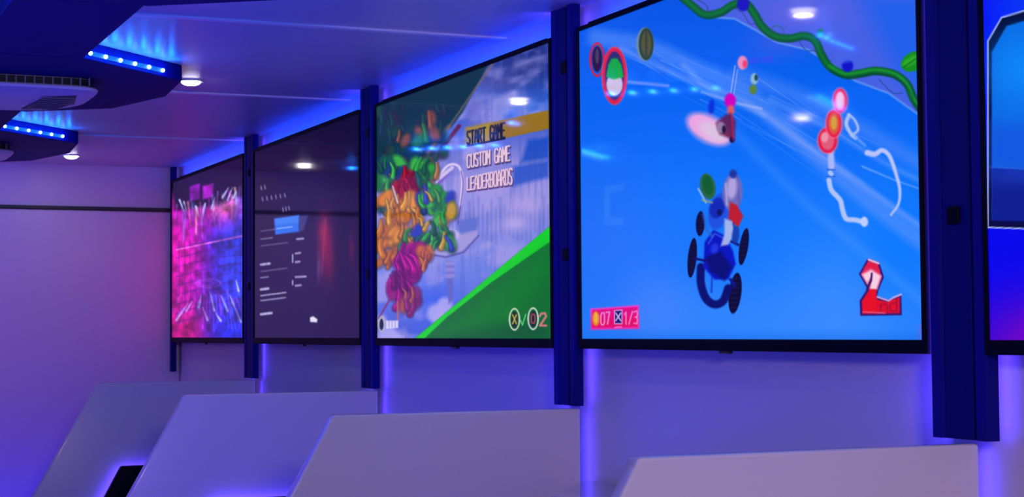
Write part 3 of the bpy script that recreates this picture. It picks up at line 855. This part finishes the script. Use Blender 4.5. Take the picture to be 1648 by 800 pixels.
def pillar(yc, label, half=False, off=(PW, PW)):
    z0, z1 = -0.200, ZC-0.001
    root = empty('pillar', (XW, yc, z0))
    prop(root, label, 'pillar', 'navy pillars between the wall screens')
    a, b = yc-(off[0] if not half else .05), (yc+off[1] if not half else YE-0.0285)
    bm = bmesh.new()      # channel section with two raised lips and a shallow middle
    if half:
        pts = [(XP1, a), (XP0+.003, a), (XP0, a+.004), (XP0, b), (XP1, b)]
    else:
        pts = [(XP1, a), (XP0+.004, a), (XP0, a+.005), (XP0, a+.030), (XP0+.006, a+.038), (XP0+.006, b-.038), (XP0, b-.030), (XP0, b-.005), (XP0+.004, b), (XP1, b)]
    prism(bm, pts, z0, z1, 'z')
    link('post', bm, m_pillar if not half else m_pillar_d, root)
    if not half:
        bm = bmesh.new(); box(bm, XP0+.002, XP0+.0058, a+.042, b-.042, z0+.002, z1-.002, bevel=.001)
        link('recess_strip', bm, m_pillar_d, root)['label'] = 'darker strip down the middle of the pillar'
        for zz in (0.70, 0.20):
            bm = bmesh.new(); box(bm, XP0-.004, XP0+.004, yc-.016, yc+.016, zz-.016, zz+.016, bevel=.003)
            link('cable_clip', bm, m_black, root)
    if half: return root
    bm = bmesh.new(); box(bm, XP1-.001, XW-.0005, (a+b)/2-.015, (a+b)/2+.015, z0+.25, z1-.1)
    link('spacer', bm, m_black, root)
    for s in ((-1, 1) if not half else (-1,)):      # strip light behind each edge
        if s > 0:      # far edge: tape on the side face, shining past the screen edge
            strip('strip_light', XP0+.008, XP1-.002, b+.0003, b+.002, z0+.005, z1-.02, root, 4, m_strips)
        else:
            strip('strip_light', XP1+.001, XP1+.003, a+.010, a+.022, z0+.005, z1-.02, root)
    return root


PY = [Y4-STATION/2+i*STATION for i in range(4)]
pillar(PY[0], 'wide navy pillar right of the race screen, nearest to the viewer', off=POFF[0])
pillar(PY[1], 'navy pillar between the race screen and the START GAME screen', off=POFF[1])
pillar(PY[2], 'navy pillar between the START GAME screen and the dark menu screen', off=POFF[2])
pillar(PY[3], 'navy pillar between the dark menu screen and the magenta city screen', off=POFF[3])
pillar(YE-0.02, 'thin dark pillar in the far corner beside the end wall', True)

# cobalt strip lights on top of the screens, washing the band under the ceiling
wash = []
for k in range(1, 6):
    yc = Y4+(4-k)*STATION
    root = empty('top_strip_light', (XW, yc, ZB+SH+.016))
    prop(root, 'cobalt strip light on top of the ' + {1: 'magenta city screen', 2: 'dark menu screen', 3: 'START GAME screen', 4: 'kart race screen', 5: 'screen cut by the right edge'}[k], 'strip light', 'strip lights over the screens')
    bm = bmesh.new(); fs = box(bm, XT+.008, XT+.010, yc-.68, yc+.68, ZB+SH+.0121, ZB+SH+.019)
    fs[3].material_index = 1      # the lit side faces the wall
    link('light_tape', bm, [m_black, m_stripb], root)

# ------------------------------------------------------------------ dividers
def divider(y, label, pad_dx=0.0):
    zt = -0.207
    root = empty('divider', (XW, y, ZF))
    prop(root, label, 'divider', 'white dividers between the gaming stations')
    bm = bmesh.new()
    pts = [(1.305, zt), (0.972, zt-.585), (1.06, ZF+.001), (1.985, ZF+.001), (1.985, zt)]
    prism(bm, pts, y, y+0.036, 'y', bevel=0.0055, seg=4, edge_mi=1)
    link('panel', bm, [m_panel, m_edge], root, smooth=True)
    # strip light in the corner between divider and wall
    strip('strip_light', 1.9855, 1.9875, y+.008, y+.018, -.95, zt-.01, root)
    return root


DY = [2.470+STATION*i for i in range(4)]
divider(DY[0], 'white divider nearest to the viewer, under the kart race screen')
divider(DY[1], 'white divider with a bright glint on its slanted edge, under the START GAME screen')
divider(DY[2], 'white divider second from the far end, under the dark menu screen')
divider(DY[3], 'white divider farthest away, beside the end wall')

# backlit black seat backs in front of the two far dividers
def seat_pad(y, label):
    root = empty('backlit_pad', (1.55, y-.03, -.55))
    prop(root, label, 'pad', 'backlit black pads on the dividers')
    zt = -.555
    pts = [(1.392, zt), (1.235, zt-.29), (1.235, zt-.5), (1.84, zt-.5), (1.84, zt)]
    bm = bmesh.new(); prism(bm, pts, y-.075, y-.030, 'y', bevel=.008, seg=3)
    link('cushion', bm, m_black, root, smooth=True)
    bm = bmesh.new(); box(bm, 1.45, 1.80, y-.0305, y-.0005, zt-.45, zt-.05)
    link('mounting', bm, m_black, root)
    bm = bmesh.new(); box(bm, 1.40, 1.83, y-.024, y-.016, zt-.018, zt-.010)
    a = math.atan2(.157, .29)
    for i in range(1):
        q = [(1.400, zt-.014), (1.392, zt-.014), (1.240, zt-.29), (1.248, zt-.29)]
        prism(bm, q, y-.024, y-.016, 'y')
    link('strip_light', bm, m_strip, root)
    return root


seat_pad(DY[3], 'black pad with slanted left edge glowing blue, on the farthest divider')
seat_pad(DY[2], 'black pad with blue glow above it, at the bottom edge left of the glinting divider')
seat_pad(DY[1], 'black backlit pad low on the divider under the START GAME screen')

# angular white desk between the two near dividers
root = empty('desk', (1.8, 3.3, ZF))
prop(root, 'angular white desk against the wall between the two near dividers', 'desk')
bm = bmesh.new()
prism(bm, [(2.013, 4.075), (1.985, 4.075), (1.74, 3.74), (1.50, 3.35), (1.50, 2.51), (2.013, 2.51)], -.425, -.395, 'z', bevel=.005, seg=3)
link('desk_top', bm, m_edge, root, smooth=True)
bm = bmesh.new(); box(bm, 1.62, 1.66, 2.6, 2.64, ZF, -.425, bevel=.004); link('leg', bm, m_black, root)
bm = bmesh.new(); box(bm, 1.62, 1.66, 3.3, 3.34, ZF, -.425, bevel=.004); link('leg', bm, m_black, root)

# ------------------------------------------------------------------ ceiling panels, their lights and air units
ZS = 0.812


def oct_pts(y0, y1):
    L = y1-y0
    h = [(0.157, 0.0), (0.53, 0.27), (0.56, 0.56), (0.45, 0.85), (0.17, 1.0)]
    r = [(CX+a, y0+b*L) for a, b in h]
    l = [(CX-a, y0+b*L) for a, b in h][::-1]
    return r+l


UN = [(2.93, 4.24), (5.12, 6.43), (7.06, 8.47)]
N_BEADS = 6
for i, (y0, y1) in enumerate(UN):
    where = ['nearest the viewer, cut by the top edge', 'in the middle, holding the larger air unit', 'farthest away, above the end wall'][i]
    root = empty('ceiling_panel', (CX, (y0+y1)/2, ZC))
    prop(root, 'eight-sided navy ceiling panel ' + where, 'ceiling panel', 'navy ceiling panels')
    bm = bmesh.new(); prism(bm, oct_pts(y0, y1), ZS, ZC-.0005, 'z', bevel=.003, seg=2)
    link('board', bm, m_slab, root)
    pts = oct_pts(y0, y1)
    # strip of beads along the near right-hand and near left-hand chamfers and the far ones
    for (p, q) in ((pts[0], pts[1]), (pts[-2], pts[-1]), (pts[3], pts[4]), (pts[5], pts[6])):
        p, q = Vector((*p, 0)), Vector((*q, 0))
        d = (q-p).normalized(); nrm = Vector((d.y, -d.x, 0))
        L = (q-p).length
        bm = bmesh.new()
        a, b = p+d*.02+nrm*.0015, q-d*.12+nrm*.0015
        vs_ = [bm.verts.new((v.x, v.y, z)) for v, z in ((a, ZS+.012), (b, ZS+.012), (b, ZS+.026), (a, ZS+.026))]
        f = bm.faces.new(vs_); r = bmesh.ops.extrude_face_region(bm, geom=[f])
        for v in [g for g in r['geom'] if isinstance(g, bmesh.types.BMVert)]: v.co += nrm*.002
        tape = link('light_strip', bm, m_tape, root)
        for n in range(N_BEADS):
            c = p+d*(L*(0.05+n*0.145))+nrm*.006+Vector((0, 0, ZS+.019))
            bm = bmesh.new(); ball(bm, Vector((0, 0, 0)), .0062)
            me = bpy.data.meshes.new('bead'); bm.to_mesh(me); bm.free(); me.materials.append(m_bead)
            o = bpy.data.objects.new('bead', me); COL.objects.link(o); o.parent = tape
            o.location = c-Vector(root.location)
            l = bpy.data.lights.new('bead_light', 'POINT'); l.energy = 0.22; l.color = (0.005, 0.14, 1.0); l.shadow_soft_size = .006
            lo = bpy.data.objects.new('bead_light', l); COL.objects.link(lo); lo.location = c+nrm*.032+Vector((0, 0, .0))

for (y0, y1, lab) in ((YB+.1, UN[0][0]-.001, 'navy ceiling beam overhead, running back from the nearest eight-sided panel'), (UN[0][1]+.001, UN[1][0]-.001, 'navy ceiling beam joining the near and middle eight-sided panels'), (UN[1][1]+.001, UN[2][0]-.001, 'navy ceiling beam joining the middle and far eight-sided panels')):
    if y0 < 0: continue
    bm = bmesh.new(); box(bm, CX-.157, CX+.157, y0, y1, ZS+.001, ZC-.0005, bevel=.003)
    prop(link('ceiling_beam', bm, m_slab), lab, 'beam', 'navy ceiling beams')


def air_unit(yc, label):
    root = empty('air_unit', (CX, yc, ZS))
    prop(root, label, 'air conditioner', 'ceiling air units')
    hx, hy = .285, .30
    def se(t, fx, fy, e=3.0):
        c, s = math.cos(t), math.sin(t)
        e = 7.0 if s < 0 else 2.3
        return (CX+fx*math.copysign(abs(c)**(2/e), c), yc+fy*math.copysign(abs(s)**(2/e), s))
    n = 64
    bm = bmesh.new()
    rings = []
    for (f, z) in ((.93, ZS-.001), (.93, ZS-.026), (.985, ZS-.027), (1.0, ZS-.032), (.985, ZS-.040), (.94, ZS-.043)):
        rings.append([bm.verts.new((*se(2*math.pi*i/n, hx*f, hy*f), z)) for i in range(n)])
    for a, b in zip(rings, rings[1:]):
        for i in range(n): bm.faces.new((a[i], a[(i+1) % n], b[(i+1) % n], b[i]))
    bm.faces.new(rings[-1]); bm.faces.new(rings[0][::-1])
    link('housing', bm, m_acw, root, smooth=True)
    # dark side grille with upright fins
    bm = bmesh.new()
    A = [bm.verts.new((*se(2*math.pi*i/n, hx*.945, hy*.945), ZS-.003)) for i in range(n)]
    B = [bm.verts.new((*se(2*math.pi*i/n, hx*.945, hy*.945), ZS-.026)) for i in range(n)]
    for i in range(n): bm.faces.new((A[i], A[(i+1) % n], B[(i+1) % n], B[i]))
    link('side_grille', bm, m_acd, root)
    for i in range(30):
        if i < 18: x, y = CX-.24+.48*i/17, yc-hy*.955
        else: x, y = se(math.pi*(i-17.5)/12.0, hx*.955, hy*.955)
        bm = bmesh.new(); box(bm, x-.0025, x+.0025, y-.004, y+.004, ZS-.027, ZS-.0015)
        link('fin', bm, m_fin, root)
    for s in (-1, 1):      # slatted outlet fields on the underside
        bm = bmesh.new()
        q = [(CX+s*.13, yc-.10), (CX+s*.22, yc-.17), (CX+s*.245, yc+.02), (CX+s*.20, yc+.19), (CX+s*.10, yc+.22)]
        prism(bm, q, ZS-.0455, ZS-.0428, 'z')
        lv = link('louvre', bm, m_trimd, root)
        bm = bmesh.new()
        for i in range(7):
            yy = yc-.12+i*.045
            box(bm, CX+s*.17-.05, CX+s*.17+.05, yy, yy+.008, ZS-.048, ZS-.0454)
        link('slats', bm, m_fin, lv)
    bm = bmesh.new(); box(bm, CX-.12, CX-.03, yc-.13, yc-.10, ZS-.0440, ZS-.0428)
    link('rating_plate', bm, m_fin, root)
    return root


air_unit(5.79, 'white air unit with dark fins under the middle eight-sided panel')
air_unit(7.79, 'small-looking white air unit under the farthest eight-sided panel')

# ------------------------------------------------------------------ recessed downlights
for (x, y, lab) in ((1.345, 3.90, 'ceiling downlight over the race screen, seen only as its reflection high on the glass'),
                    (1.345, 5.80, 'bright ceiling downlight at the tip of the middle eight-sided panel'),
                    (1.375, 8.45, 'bright ceiling downlight near the end wall by the farthest panel'),
                    (0.31, 5.49, 'downlight under the left of the middle eight-sided panel, seen only reflected in the race screen')):
    ZC_ = ZS+.0015 if x < 1 else ZC
    root = empty('downlight', (x, y, ZC_))
    prop(root, lab, 'downlight', 'ceiling downlights')
    bm = bmesh.new(); disc(bm, (x, y, ZC_-.006), .042, .0055, 32); link('ring', bm, m_ring, root)
    bm = bmesh.new(); bmesh.ops.create_uvsphere(bm, u_segments=24, v_segments=12, radius=1.0, matrix=Matrix.Translation((x, y, ZC_-.006)) @ Matrix.Diagonal((.033, .033, .013, 1))); link('lens', bm, m_lens, root, smooth=True)
    l = bpy.data.lights.new('downlight_lamp', 'AREA'); l.shape = 'DISK'; l.size = .05; l.energy = 0.5; l.color = (1, .80, .88)
    lo = bpy.data.objects.new('downlight_lamp', l); COL.objects.link(lo); lo.location = (x, y, ZC_-.021)
